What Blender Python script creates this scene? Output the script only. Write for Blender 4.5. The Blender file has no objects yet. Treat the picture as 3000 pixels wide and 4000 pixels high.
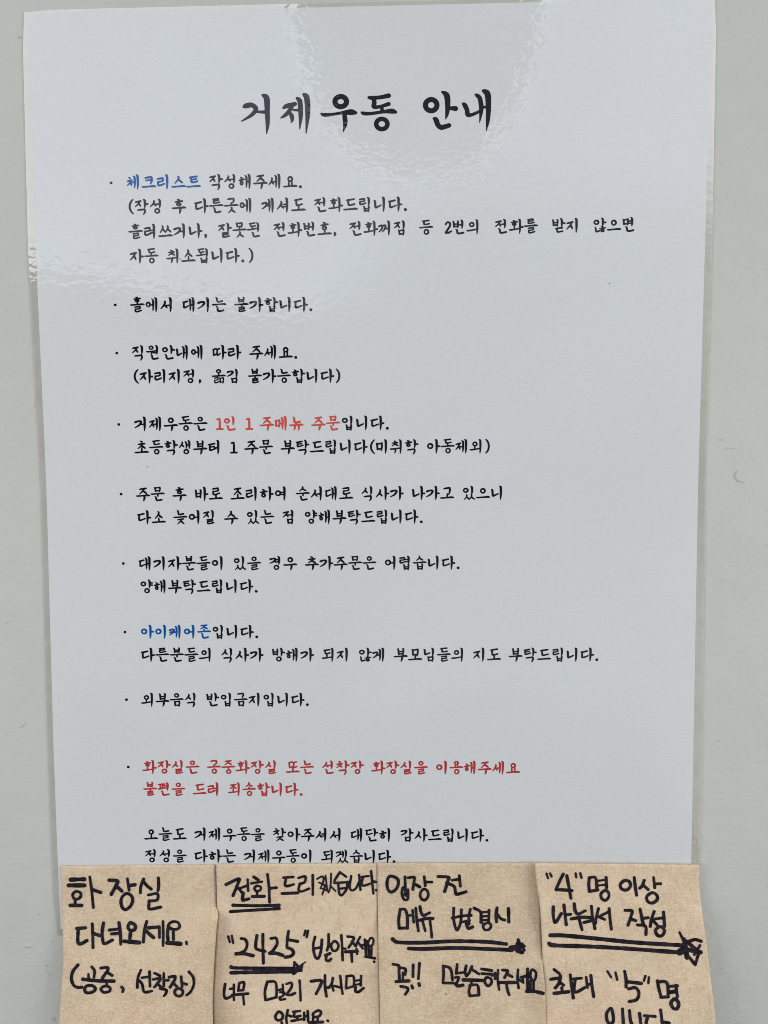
import bpy, math, random
import numpy as np
from mathutils import Vector, Matrix

random.seed(7)
SC = bpy.context.scene
COL = SC.collection

# ------------------------------------------------------------------ camera
FPX = 2900.0                      # focal length in photo pixels (photo is 3000 wide)
PITCH, YAW, ROLL = math.radians(3.7), math.radians(0.8), 0.0039
DIST = 0.3364
fwd = Vector((math.sin(YAW), math.cos(YAW), -math.tan(PITCH))).normalized()
r0 = fwd.cross(Vector((0, 0, 1))).normalized()
u0 = r0.cross(fwd).normalized()
right = (r0 - ROLL * u0).normalized()
up = (u0 + ROLL * r0).normalized()
CAM = -fwd * DIST
cd = bpy.data.cameras.new('camera')
cd.sensor_fit = 'HORIZONTAL'
cd.sensor_width = 36.0
cd.lens = 36.0 * FPX / 3000.0
cd.clip_start = 0.005
cd.clip_end = 50.0
cam = bpy.data.objects.new('camera', cd)
COL.objects.link(cam)
M = Matrix((right, up, -fwd)).transposed().to_4x4()
M.translation = CAM
cam.matrix_world = M
SC.camera = cam
# the 3:4 portrait frame: horizontal sensor 36 mm <-> 3000 photo pixels

# ------------------------------------------------------------------ view / world
SC.view_settings.view_transform = 'Standard'
SC.view_settings.look = 'None'
SC.view_settings.exposure = 0.05
SC.view_settings.gamma = 1.0
SC.view_settings.use_curve_mapping = False
SC.cycles.filter_width = 0.95

W = bpy.data.worlds.new('World')
SC.world = W
W.use_nodes = True


class NB:
    """small node-expression helper"""
    def __init__(self, tree):
        self.t = tree
        self.n = tree.nodes
        self.l = tree.links

    def new(self, typ, **kw):
        n = self.n.new(typ)
        for k, v in kw.items():
            setattr(n, k, v)
        return n

    def set(self, sock, v):
        if hasattr(v, 'is_output'):
            self.l.new(v, sock)
        else:
            sock.default_value = v

    def m(self, op, a, b=None, c=None, clamp=False):
        n = self.new('ShaderNodeMath', operation=op, use_clamp=clamp)
        self.set(n.inputs[0], a)
        if b is not None:
            self.set(n.inputs[1], b)
        if c is not None:
            self.set(n.inputs[2], c)
        return n.outputs[0]

    def step(self, x, lo, hi, a=0.0, b=1.0):
        n = self.new('ShaderNodeMapRange', interpolation_type='SMOOTHSTEP')
        self.set(n.inputs['Value'], x)
        self.set(n.inputs['From Min'], lo)
        self.set(n.inputs['From Max'], hi)
        self.set(n.inputs['To Min'], a)
        self.set(n.inputs['To Max'], b)
        return n.outputs['Result']

    def mix(self, fac, a, b, mode='MIX'):
        n = self.new('ShaderNodeMix', data_type='RGBA', blend_type=mode)
        self.set(n.inputs[0], fac)
        self.set(n.inputs[6], a)
        self.set(n.inputs[7], b)
        return n.outputs[2]

    def noise(self, vec, scale, detail=2.0, rough=0.5, dist=0.0):
        n = self.new('ShaderNodeTexNoise')
        self.l.new(vec, n.inputs['Vector'])
        n.inputs['Scale'].default_value = scale
        n.inputs['Detail'].default_value = detail
        n.inputs['Roughness'].default_value = rough
        n.inputs['Distortion'].default_value = dist
        return n.outputs['Fac']


# surroundings the laminated sheet mirrors: bright opening above, something dark
# hanging down in its middle, dim ground below
wt = W.node_tree
wt.nodes.clear()
w = NB(wt)
tc = w.new('ShaderNodeTexCoord')
sep = w.new('ShaderNodeSeparateXYZ')
wt.links.new(tc.outputs['Generated'], sep.inputs[0])
dy = w.m('MAXIMUM', w.m('MULTIPLY', sep.outputs[1], -1.0), 0.002)
U = w.m('DIVIDE', sep.outputs[0], dy)
V = w.m('DIVIDE', sep.outputs[2], dy)
# lower rim of the bright opening, lower towards the right
rim = w.step(U, -0.50, -0.08, 0.262, 0.200)
rim = w.m('ADD', rim, w.step(U, -0.10, 0.10, 0.0, 0.15))
soft = w.step(U, -0.12, 0.05, 0.006, 0.085)
opening = w.step(w.m('DIVIDE', w.m('SUBTRACT', V, rim), soft), -1.0, 1.0)
faint = w.m('MULTIPLY', w.step(U, -0.10, -0.075), w.step(V, -0.10, 0.22))
faint = w.m('MAXIMUM', faint, w.m('MULTIPLY', w.step(U, -0.28, 0.08, 0.0, 1.0), w.step(V, 0.02, -0.24)))
bx = w.m('DIVIDE', w.m('SUBTRACT', U, 0.060), 0.165)
by = w.m('DIVIDE', w.m('SUBTRACT', V, 0.68), 0.30)
bd = w.m('ADD', w.m('POWER', w.m('ABSOLUTE', bx), 2.3), w.m('POWER', w.m('ABSOLUTE', by), 2.3))
hang = w.step(bd, 0.98, 1.02)
high = w.step(V, 0.95, 1.3)
hang = w.m('MAXIMUM', hang, high)
opening = w.m('MULTIPLY', opening, hang)
c1 = w.m('SQRT', w.m('ADD', w.m('POWER', w.m('SUBTRACT', U, 0.17), 2.0), w.m('POWER', w.m('ADD', V, 0.60), 2.0)))
c2 = w.m('SQRT', w.m('ADD', w.m('POWER', w.m('SUBTRACT', U, 0.335), 2.0), w.m('POWER', w.m('ADD', V, 0.38), 2.0)))
warm = w.m('MAXIMUM', w.step(c1, 0.30, 0.285), w.step(c2, 0.06, 0.045))
colr = w.mix(faint, (0.07, 0.07, 0.075, 1), (0.34, 0.40, 0.40, 1))
colr = w.mix(warm, colr, (0.10, 0.06, 0.035, 1))
bright = w.mix(w.step(V, 0.72, 0.95), (1.32, 1.42, 1.70, 1), (0.42, 0.42, 0.41, 1))
edge = w.m('MAXIMUM', w.m('MULTIPLY', w.step(w.m('SUBTRACT', V, rim), 0.05, 0.01), w.step(U, -0.04, -0.12, 0.0, 0.4)), w.m('MULTIPLY', w.step(bd, 1.25, 1.05), w.step(V, 0.8, 0.6)))
bright = w.mix(edge, bright, (2.0, 2.3, 2.4, 1))
colr = w.mix(opening, colr, bright)
bg = w.new('ShaderNodeBackground')
wt.links.new(colr, bg.inputs[0])
bg.inputs[1].default_value = 1.0
wo = w.new('ShaderNodeOutputWorld')
wt.links.new(bg.outputs[0], wo.inputs[0])

# two added fill lamps, right and left, brightening the middle, outside what the sheet mirrors
for lx, le in ((0.85, 3.7), (-0.85, 3.5)):
    ld = bpy.data.lights.new('soft_lamp', 'AREA')
    ld.shape = 'RECTANGLE'
    ld.size = 0.5
    ld.size_y = 0.5
    ld.energy = le
    ld.color = (1.0, 0.975, 0.94)
    lo = bpy.data.objects.new('soft_lamp', ld)
    COL.objects.link(lo)
    lo.location = (lx, -0.46, 0.06)
    lo.rotation_euler = (Vector((0, 0, 0.02)) - lo.location).to_track_quat('-Z', 'Y').to_euler()


# ------------------------------------------------------------------ helpers
def P(px, py, h=0.0):
    """point at height h in front of the wall that shows at photo pixel (px, py)"""
    d = fwd + right * ((px - 1500.0) / FPX) + up * ((2000.0 - py) / FPX)
    t = (-h - CAM.y) / d.y
    return CAM + d * t


def empty(name, loc, label, cat, group=None):
    o = bpy.data.objects.new(name, None)
    o.empty_display_size = 0.01
    COL.objects.link(o)
    o.location = loc
    o['label'] = label
    o['category'] = cat
    if group:
        o['group'] = group
    return o


def mesh(name, verts, faces, mat, parent=None, label=None, smooth=False):
    off = Vector(parent.location) if parent is not None else Vector((0, 0, 0))
    p = parent
    while p is not None and p.parent is not None:
        p = p.parent
        off = off + Vector(p.location)
    me = bpy.data.meshes.new(name)
    me.from_pydata([tuple(Vector(v) - off) for v in verts], [], faces)
    me.materials.append(mat)
    if smooth:
        me.polygons.foreach_set('use_smooth', [True] * len(me.polygons))
    me.update()
    o = bpy.data.objects.new(name, me)
    COL.objects.link(o)
    if parent is not None:
        o.parent = parent
    if label:
        o['label'] = label
    return o


# ------------------------------------------------------------------ strokes -> clean flat outlines
def catmull(pts, n=10):
    if len(pts) == 2:
        a, b = np.array(pts[0], float), np.array(pts[1], float)
        return np.array([a + (b - a) * t for t in np.linspace(0, 1, 2 * n)])
    P_ = [np.array(p, float) for p in pts]
    if np.allclose(P_[0][:2], P_[-1][:2]):
        P_ = [P_[-2]] + P_ + [P_[1]]
    else:
        P_ = [2 * P_[0] - P_[1]] + P_ + [2 * P_[-1] - P_[-2]]
    out = []
    for i in range(1, len(P_) - 2):
        a, b, c, d = P_[i - 1:i + 3]
        for t in np.linspace(0, 1, n, endpoint=False):
            out.append(0.5 * (2 * b + (c - a) * t + (2 * a - 5 * b + 4 * c - d) * t * t + (3 * b - a - 3 * c + d) * t ** 3))
    out.append(P_[-2])
    out = np.array(out)
    out[:, 2] = np.maximum(out[:, 2], 1e-3)
    return out


def dense(strokes, step):
    """strokes: list of [(x, y, width)...] -> discs (x, y, r)"""
    ds = []
    for s in strokes:
        c = catmull(s)
        for i in range(len(c) - 1):
            L = math.hypot(*(c[i + 1, :2] - c[i, :2]))
            k = max(1, int(L / step))
            for t in range(k):
                ds.append(c[i] + (c[i + 1] - c[i]) * t / k)
        ds.append(c[-1])
    ds = np.array(ds)
    ds[:, 2] *= 0.5
    return ds


def outline(strokes, grid, rough=0.0, rng=None):
    """union of the strokes as one flat single-layer mesh: marching squares on the distance field"""
    ds = dense(strokes, grid * 0.8)
    if rough and rng is not None:
        k = np.convolve(rng.normal(0, 1, len(ds) + 12), np.ones(13) / 13 ** 0.5, 'valid')
        ds[:, 2] *= 1 + rough * np.clip(k, -2, 2)
    x0, y0 = (ds[:, :2] - ds[:, 2:]).min(0) - 2 * grid
    x1, y1 = (ds[:, :2] + ds[:, 2:]).max(0) + 2 * grid
    gx = np.arange(x0, x1 + grid, grid)
    gy = np.arange(y0, y1 + grid, grid)
    F = np.full((len(gy), len(gx)), 1e9)
    for cx, cy, r in ds:
        i0 = max(0, int((cx - r - 2.5 * grid - x0) / grid)); i1 = int((cx + r + 2.5 * grid - x0) / grid) + 2
        j0 = max(0, int((cy - r - 2.5 * grid - y0) / grid)); j1 = int((cy + r + 2.5 * grid - y0) / grid) + 2
        sx = gx[i0:i1]; sy = gy[j0:j1]
        d = np.sqrt((sx[None, :] - cx) ** 2 + (sy[:, None] - cy) ** 2) - r
        F[j0:j1, i0:i1] = np.minimum(F[j0:j1, i0:i1], d)
    F[np.abs(F) < 1e-6] = -1e-6
    ins = F < 0
    verts, vid, faces = [], {}, []

    def corner(j, i):
        k = (j, i)
        if k not in vid:
            vid[k] = len(verts)
            verts.append((gx[i], gy[j]))
        return vid[k]

    def edge(j, i, j2, i2):
        k = (j, i, j2, i2) if (j, i) < (j2, i2) else (j2, i2, j, i)
        if k not in vid:
            a, b = F[k[0], k[1]], F[k[2], k[3]]
            a = max(-grid, min(grid, a)); b = max(-grid, min(grid, b))
            t = min(0.98, max(0.02, a / (a - b)))
            vid[k] = len(verts)
            verts.append((gx[k[1]] + (gx[k[3]] - gx[k[1]]) * t, gy[k[0]] + (gy[k[2]] - gy[k[0]]) * t))
        return vid[k]
    cnt = ins[:-1, :-1].astype(int) + ins[1:, :-1] + ins[:-1, 1:] + ins[1:, 1:]
    for j, i in zip(*np.nonzero(cnt)):
        q = [(j, i), (j, i + 1), (j + 1, i + 1), (j + 1, i)]
        f = []
        for a in range(4):
            p, n = q[a], q[(a + 1) % 4]
            if ins[p]:
                f.append(corner(*p))
            if ins[p] != ins[n]:
                f.append(edge(p[0], p[1], n[0], n[1]))
        if len(f) >= 3:
            faces.append(f[::1])
    return verts, faces


# ------------------------------------------------------------------ brush lettering: Hangul built from its letters
def S(*p):
    return ('p', list(p))


def hbar(x0, x1, y, t=.03):
    return ('h', x0, x1, y, t)


def vbar(x, y0, y1):
    return ('v', x, y0, y1)


def ring(cx, cy, rx, ry):
    return ('o', cx, cy, rx, ry)


def sub(ss, x0, y0, x1, y1, k=1.0):
    """squeeze a letter into part of its box"""
    fx = lambda x: x0 + x * (x1 - x0)
    fy = lambda y: y0 + y * (y1 - y0)
    out = []
    for s in ss:
        if s[0] == 'p':
            out.append(('p', [(fx(a), fy(b), c * k) for a, b, c in s[1]]))
        elif s[0] == 'h':
            out.append(('p', [(fx(s[1]), fy(s[3]) + .03, 7 * k), (fx((s[1] + s[2]) / 2), fy(s[3]), 8 * k), (fx(s[2]), fy(s[3]) - .02, 9 * k)]))
        elif s[0] == 'v':
            out.append(('p', [(fx(s[1]) - .04, fy(s[2]), 6 * k), (fx(s[1]), fy(s[2]) + .1, 10 * k), (fx(s[1]), fy(s[3]), 7 * k)]))
        else:
            out.append(('o', fx(s[1]), fy(s[2]), s[3] * (x1 - x0), s[4] * (y1 - y0)))
    return out


gR = [S((.02, .30, 7), (.12, .26, 11), (.5, .16, 9), (.86, .16, 10), (.92, .34, 11), (.62, .68, 9), (.02, .98, 4))]
gB = [S((.05, .22, 7), (.3, .16, 10), (.85, .08, 10)), S((.86, .08, 9), (.90, .4, 11), (.84, .75, 9), (.72, 1.05, 4))]
nR = [S((.04, .02, 4), (.16, .14, 11), (.20, .55, 11), (.27, .88, 11), (.55, .82, 9), (1.05, .62, 7))]
nF = [S((.06, .0, 5), (.20, .22, 10), (.24, .70, 11), (.42, .90, 11), (.98, .74, 11))]
dR = [S((.0, .16, 6), (.2, .16, 9), (.92, .02, 9)), S((.20, .16, 9), (.18, .55, 9), (.22, .86, 10), (.5, .86, 8), (1.1, .66, 7))]
dB = [S((.02, .18, 7), (.3, .12, 9), (.95, .02, 9)), S((.22, .16, 9), (.22, .6, 10), (.30, .86, 10), (.6, .84, 8), (1.0, .72, 9))]
rl = [S((.04, .14, 6), (.3, .10, 9), (.82, .02, 9)), S((.82, .04, 9), (.84, .36, 8), (.5, .46, 7), (.14, .50, 7)), S((.13, .48, 8), (.14, .86, 10), (.4, .94, 9), (1.02, .74, 8))]
mm = [S((.04, .06, 5), (.14, .2, 10), (.2, .88, 9)), S((.12, .16, 8), (.5, .12, 8), (.88, .04, 9)), S((.86, .06, 8), (.88, .4, 10), (.80, .98, 7)), S((.2, .84, 8), (.82, .78, 8))]
bb = [S((.04, .0, 5), (.14, .14, 10), (.2, .92, 9)), S((.78, -.04, 6), (.88, .12, 10), (.82, 1.0, 7)), S((.16, .5, 7), (.84, .42, 7)), S((.2, .88, 8), (.82, .82, 8))]
sR = [S((.58, .02, 5), (.66, .18, 9), (.46, .56, 9), (.02, .98, 4)), S((.48, .46, 7), (.70, .64, 10), (.92, .86, 6))]
sB = [S((.42, .0, 5), (.52, .16, 10), (.42, .5, 9), (.02, .98, 4)), S((.46, .44, 8), (.72, .68, 11), (.98, .88, 8))]
oo = [ring(.5, .52, .44, .42)]
jR = [S((.04, .24, 6), (.3, .18, 9), (.9, .06, 9)), S((.74, .1, 8), (.56, .46, 9), (.02, .96, 4)), S((.54, .46, 7), (.72, .68, 10), (.84, .92, 5))]
jB = [S((.04, .20, 6), (.3, .14, 9), (.92, .04, 9)), S((.66, .1, 8), (.48, .46, 9), (.0, .98, 4)), S((.48, .46, 7), (.74, .68, 11), (.98, .90, 7))]
chR = [S((.36, -.10, 6), (.56, .0, 9))] + sub(jR, 0, .22, 1, 1)
chB = [S((.36, -.06, 6), (.58, .04, 9))] + sub(jB, 0, .26, 1, 1)
kR = gR + [S((.10, .58, 6), (.5, .52, 8), (.80, .46, 7))]
kB = gB + [S((.12, .58, 6), (.5, .52, 8), (.86, .46, 7))]
tR = dR + [S((.18, .50, 6), (.86, .40, 7))]
tB = dB + [S((.22, .48, 7), (.88, .40, 8))]
pp = [S((.0, .14, 6), (.4, .10, 9), (1.0, .04, 9)), S((.28, .14, 6), (.34, .8, 8)), S((.70, .10, 6), (.66, .76, 8)), S((.0, .96, 7), (.5, .86, 9), (1.05, .74, 8))]
hh = [S((.34, -.06, 6), (.56, .04, 9)), S((.02, .34, 6), (.4, .28, 9), (.98, .20, 9)), ring(.48, .72, .32, .27)]
INI = {'ㄱ': (gR, gB), 'ㄲ': (sub(gR, -.05, 0, .55, 1, .85) + sub(gR, .42, 0, 1.0, 1, .85),) * 2, 'ㄴ': (nR, nF), 'ㄷ': (dR, dB),
       'ㄸ': (sub(dR, -.05, 0, .46, 1, .85) + sub(dR, .5, 0, 1.0, 1, .85), sub(dB, -.1, 0, .46, 1, .85) + sub(dB, .52, 0, 1.08, 1, .85)),
       'ㄹ': (rl, rl), 'ㅁ': (mm, mm), 'ㅂ': (bb, bb), 'ㅅ': (sR, sB),
       'ㅆ': (sub(sR, -.1, 0, .55, 1, .85) + sub(sR, .4, 0, 1.05, 1, .85), sub(sB, -.2, 0, .52, 1, .85) + sub(sB, .45, 0, 1.2, 1, .85)),
       'ㅇ': (oo, oo), 'ㅈ': (jR, jB), 'ㅊ': (chR, chB), 'ㅋ': (kR, kB), 'ㅌ': (tR, tB), 'ㅍ': (pp, pp), 'ㅎ': (hh, hh)}
FIN = {'ㄱ': gB, 'ㄴ': nF, 'ㄷ': dB, 'ㄹ': rl, 'ㅁ': mm, 'ㅂ': bb, 'ㅅ': sB, 'ㅇ': oo, 'ㅈ': jB, 'ㅊ': chB,
       'ㅆ': sub(sB, -.15, 0, .52, 1, .8) + sub(sB, .42, 0, 1.15, 1, .85),
       'ㄶ': sub(nF, -.15, .05, .42, 1, .85) + sub(hh, .45, 0, 1.15, 1, .8),
       'ㄻ': sub(rl, -.15, 0, .45, 1, .75) + sub(mm, .52, 0, 1.1, 1, .75)}
CHO = 'ㄱㄲㄴㄷㄸㄹㅁㅂㅃㅅㅆㅇㅈㅉㅊㅋㅌㅍㅎ'
JUNG = 'ㅏㅐㅑㅒㅓㅔㅕㅖㅗㅘㅙㅚㅛㅜㅝㅞㅟㅠㅡㅢㅣ'
JONG = ' ㄱㄲㄳㄴㄵㄶㄷㄹㄺㄻㄼㄽㄾㄿㅀㅁㅂㅄㅅㅆㅇㅈㅊㅋㅌㅍㅎ'
TALL = 'ㅏㅐㅑㅒㅓㅔㅕㅖㅣ'
WIDE = 'ㅗㅛㅜㅠㅡ'


def place(ss, box, k):
    x0, y0, x1, y1 = box
    fx = lambda x: x0 + x * (x1 - x0)
    fy = lambda y: y0 + y * (y1 - y0)
    out = []
    for s in ss:
        if s[0] == 'p':
            out.append([(fx(a), fy(b), c * k) for a, b, c in s[1]])
        elif s[0] == 'o':
            cx, cy, rx, ry = fx(s[1]), fy(s[2]), s[3] * (x1 - x0), s[4] * (y1 - y0)
            rx = max(rx, 5.5); ry = max(ry, 5.5)
            rx2, ry2 = rx - 3.5 * k, ry - 3.5 * k
            out.append([(cx + max(rx2, 5) * math.sin(a), cy - max(ry2, 5) * math.cos(a), (8.6 + 1.2 * math.sin(a + .6)) * k) for a in [i * math.pi / 5 for i in range(11)]])
    return out


def vert(x, y0, y1, k):
    return [(x - 8, y0 + 1, 3), (x - 3, y0 + 5, 9 * k), (x + 1, y0 + 13, 12.5 * k), (x + 1.5, y0 + (y1 - y0) * .55, 11.5 * k), (x + .5, y0 + (y1 - y0) * .8, 8.5 * k), (x - 1.5, y1, 2.2)]


def horiz(x0, x1, y, k):
    L = x1 - x0
    return [(x0, y + 3, 5.5 * k), (x0 + L * .12, y + 3.6, 8.5 * k), (x0 + L * .5, y + 1, 8 * k), (x0 + L * .85, y - 1.2, 11 * k), (x1, y + .3, 6.5 * k)]


def hangul(ch):
    c = ord(ch) - 0xAC00
    ini, vow, fin = CHO[c // 588], JUNG[(c % 588) // 28], JONG[c % 28]
    has = fin != ' '
    st = []
    if vow in TALL:
        dbl = vow in 'ㅐㅔㅖㅒ'
        y1 = 60 if has else 97
        if has:
            box = (5, 12, 46, 52) if not dbl else (3, 12, 36, 52)
        else:
            box = (3, 24, 48, 76) if not dbl else (2, 26, 36, 74)
        if ini == 'ㅇ':
            box = (box[0], box[1] + 1, box[0] + (box[2] - box[0]) * .98, box[1] + (box[3] - box[1]) * (.94 if has else .86))
        k = .92 if has else 1.0
        vx = 68
        mid = (box[1] + box[3]) / 2 + 1
        st += place(INI[ini][0], box, k * (.92 if dbl else 1))
        if vow in 'ㅏㅑㅣㅓㅕ':
            st.append(vert(vx, 2, y1, k))
        if vow == 'ㅏ':
            st.append([(vx + 2, mid + 1, 7), (vx + 20, mid + 1, 9.5 * k)])
        if vow == 'ㅑ':
            st += [[(vx + 2, mid - 7, 6), (vx + 19, mid - 7, 8)], [(vx + 2, mid + 8, 6), (vx + 19, mid + 8, 8)]]
        if vow == 'ㅓ':
            st.append([(box[2] - 6, mid + 3, 6), (vx, mid + 2, 8 * k)])
        if vow == 'ㅕ':
            st += [[(box[2] - 4, mid - 6, 6), (vx, mid - 7, 7.5)], [(box[2] - 4, mid + 9, 6), (vx, mid + 8, 7.5)]]
        if dbl:
            st.append(vert(51, 10, y1 - (8 if not has else 2), k * .85))
            st.append(vert(71, 2, y1, k * .95))
            if vow == 'ㅐ':
                st.append([(52, mid + 1, 6.5), (70, mid + 1, 6.5)])
            else:
                st.append([(box[2] - 5, mid + 2, 6), (51, mid + 1, 7.5)])
                if vow == 'ㅖ':
                    st.append([(box[2] - 5, mid - 10, 6), (51, mid - 11, 6.5)])
        if has:
            fb = (27, 64, 74, 96)
            if fin == 'ㅇ':
                fb = (30, 60, 70, 98)
            if fin == 'ㄴ':
                fb = (22, 64, 78, 96)
            if fin in 'ㅂㅁ':
                fb = (32, 63, 74, 97)
            if fin in 'ㅆㄶㄻ':
                fb = (22, 62, 78, 97)
            if fin == 'ㄱ':
                fb = (18, 66, 74, 100)
            st += place(FIN[fin], fb, .86)
    elif vow in WIDE:
        if not has:
            box = (22, 9, 70, 50)
            if vow in 'ㅗㅛ':
                box = (22, 10, 70, 58)
            if vow == 'ㅡ':
                box = (20, 14, 72, 60)
            if ini == 'ㅇ':
                box = (26, 6, 66, 46)
                if vow in 'ㅗㅛ':
                    box = (27, 14, 65, 54)
                if vow == 'ㅡ':
                    box = (24, 14, 64, 56)
            k = .96
            st += place(INI[ini][1], box, k)
            if vow in 'ㅜㅠ':
                st.append(horiz(1, 90, 60, k))
                if vow == 'ㅜ':
                    st.append([(52, 62, 8), (55, 74, 11), (52, 88, 8), (48, 98, 2.5)])
                else:
                    st += [[(34, 62, 7), (36, 76, 10), (30, 96, 3)], [(60, 62, 7), (63, 76, 10), (60, 97, 3)]]
            elif vow == 'ㅗ':
                st += [[(47, 56, 7), (47, 80, 9)], horiz(1, 90, 81, k)]
            elif vow == 'ㅛ':
                st += [[(36, 52, 7), (37, 80, 9)], [(57, 52, 7), (57, 80, 9)], horiz(1, 90, 81, k)]
            else:
                st.append(horiz(1, 90, 79, k))
        else:
            k = .86
            box = (22, 3, 68, 34)
            if ini == 'ㅇ':
                box = (27, 2, 63, 36)
            if vow in 'ㅗㅛ':
                box = (box[0], 1, box[2], 31)
            st += place(INI[ini][1], box, k * (.86 if ini in 'ㅎㄹㅌㅊ' else .95))
            yb = 47
            st.append(horiz(1, 90, yb, k))
            if vow in 'ㅗ':
                st.append([(46, 32, 6), (46, 46, 8)])
            if vow == 'ㅛ':
                st += [[(38, 32, 6), (38, 46, 7)], [(54, 32, 6), (54, 46, 7)]]
            fy = 60
            if vow == 'ㅜ':
                st.append([(47, 50, 7), (47, 64, 7)])
                fy = 66
            fb = (26, fy, 70, 97)
            if fin == 'ㅇ':
                fb = (29, fy - 2, 67, 99)
            if fin == 'ㄴ':
                fb = (24, fy + 2, 74, 97)
            if fin == 'ㄻ':
                fb = (22, fy - 1, 76, 98)
            st += place(FIN[fin], fb, .82)
    else:
        k = .9
        if not has:
            box = (12, 14, 54, 46)
            if ini == 'ㅇ':
                box = (15, 16, 52, 52)
            hy = 70
            y1 = 98
        else:
            box = (12, 4, 52, 30)
            if ini == 'ㅇ':
                box = (14, 3, 48, 32)
            hy = 44
            y1 = 62
        st += place(INI[ini][1], box, k * (.84 if ini in 'ㅎㅊ' or has else .95))
        st.append(vert(70, 2, y1, k))
        hx1 = 62
        if vow in 'ㅘㅚㅙ':
            st.append([(33, box[3] - 1, 6.5), (33, hy, 7.5)])
            st.append([(1, hy + 4, 6), (12, hy + 4, 9 * k), (36, hy + 1, 8 * k), (hx1, hy - 4, 7 * k)])
        elif vow in 'ㅟㅝㅞ':
            hy -= 6 if not has else 2
            st.append([(1, hy + 3, 6), (12, hy + 3, 8.5 * k), (36, hy + 1, 8 * k), (hx1, hy - 3, 7 * k)])
            st.append([(34, hy + 2, 7), (36, hy + (14 if not has else 10), 9 * k), (30, hy + (30 if not has else 17), 3)])
            if vow == 'ㅝ':
                st.append([(48, hy + 11, 6), (69, hy + 9, 7)])
        else:
            st.append([(1, hy + 5, 6), (12, hy + 5, 9 * k), (36, hy + 2, 8 * k), (hx1, hy - 3, 7 * k)])
        if vow == 'ㅘ':
            st.append([(72, 56 if not has else 36, 7), (90, 56 if not has else 36, 9)])
        if has:
            fb = (27, 66, 76, 97)
            if fin == 'ㅇ':
                fb = (32, 62, 70, 98)
            st += place(FIN[fin], fb, .84)
    return st


def glyph(ch):
    if '가' <= ch <= '힣':
        return hangul(ch)
    if ch == '(':
        return [[(40, 4, 5), (25, 22, 9), (17, 50, 10), (24, 78, 9), (40, 97, 5)]]
    if ch == ')':
        return [[(10, 4, 6), (24, 22, 9), (30, 50, 10), (24, 78, 9), (10, 97, 5)]]
    if ch == '.':
        return [[(14, 86, 15), (15, 86.5, 15)]]
    if ch == ',':
        return [[(15, 80, 13), (17, 86, 12), (12, 97, 4)]]
    if ch == '1':
        return [[(10, 22, 8), (22, 19, 9)], [(26, 18, 8), (27, 50, 11), (26, 86, 10)], [(6, 88, 8), (46, 87, 9)]]
    if ch == '2':
        return [[(6, 32, 8), (18, 18, 9), (34, 22, 10), (36, 40, 11), (20, 66, 10), (6, 84, 9)], [(6, 87, 9), (28, 86, 10), (46, 76, 6)]]
    return []


GC = {}
BOLD = 1.08


def glyph_mesh(ch):
    if ch not in GC:
        GC[ch] = outline([[(a, b, 3.6 + c * BOLD) for a, b, c in st_] for st_ in glyph(ch)], 2.2)
    return GC[ch]


# ------------------------------------------------------------------ materials
def mat(name):
    m = bpy.data.materials.new(name)
    m.use_nodes = True
    m.node_tree.nodes.clear()
    b = NB(m.node_tree)
    pr = b.new('ShaderNodeBsdfPrincipled')
    out = b.new('ShaderNodeOutputMaterial')
    b.l.new(pr.outputs[0], out.inputs[0])
    geo = b.new('ShaderNodeNewGeometry')
    return m, b, pr, geo.outputs['Position'], out


def mapping(b, vec, scale, rot=(0, 0, 0)):
    n = b.new('ShaderNodeMapping')
    b.l.new(vec, n.inputs[0])
    n.inputs['Scale'].default_value = scale
    n.inputs['Rotation'].default_value = rot
    return n.outputs[0]


def bump(b, height, dist, strength=1.0, normal=None):
    n = b.new('ShaderNodeBump')
    b.l.new(height, n.inputs['Height'])
    n.inputs['Distance'].default_value = dist
    n.inputs['Strength'].default_value = strength
    if normal is not None:
        b.l.new(normal, n.inputs['Normal'])
    return n.outputs[0]


def laminate_coat(b, pr, pos):
    """the glossy, slightly rippled plastic skin over the printed sheet"""
    v = mapping(b, pos, (0.8, 1.0, 1.25))
    fine = b.noise(v, 300.0, 0.9, 0.45, 0.6)
    broad = b.noise(pos, 60.0, 2.0, 0.5)
    nrm = bump(b, broad, 0.00003, 1.0)
    nrm = bump(b, fine, 0.000055, 1.0, nrm)
    pr.inputs['Coat Weight'].default_value = 1.0
    pr.inputs['Coat Roughness'].default_value = 0.012
    pr.inputs['Coat IOR'].default_value = 1.5
    b.l.new(nrm, pr.inputs['Coat Normal'])


def lam_ink(name, c):
    m, b, pr, pos, _ = mat(name)
    n = b.noise(pos, 900.0, 2.0)
    pr.inputs['Roughness'].default_value = 0.8
    pr.inputs['Specular IOR Level'].default_value = 0.0
    b.l.new(b.mix(n, (c[0] * .85, c[1] * .85, c[2] * .85, 1), (c[0] * 1.15, c[1] * 1.15, c[2] * 1.15, 1)), pr.inputs['Base Color'])
    laminate_coat(b, pr, pos)
    return m


INK = lam_ink('printed_black_ink', (0.006, 0.006, 0.011))
RED = lam_ink('printed_red_ink', (0.46, 0.040, 0.045))
CORAL = lam_ink('printed_coral_ink', (0.66, 0.085, 0.070))
BLUE = lam_ink('printed_blue_ink', (0.002, 0.088, 0.33))


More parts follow.
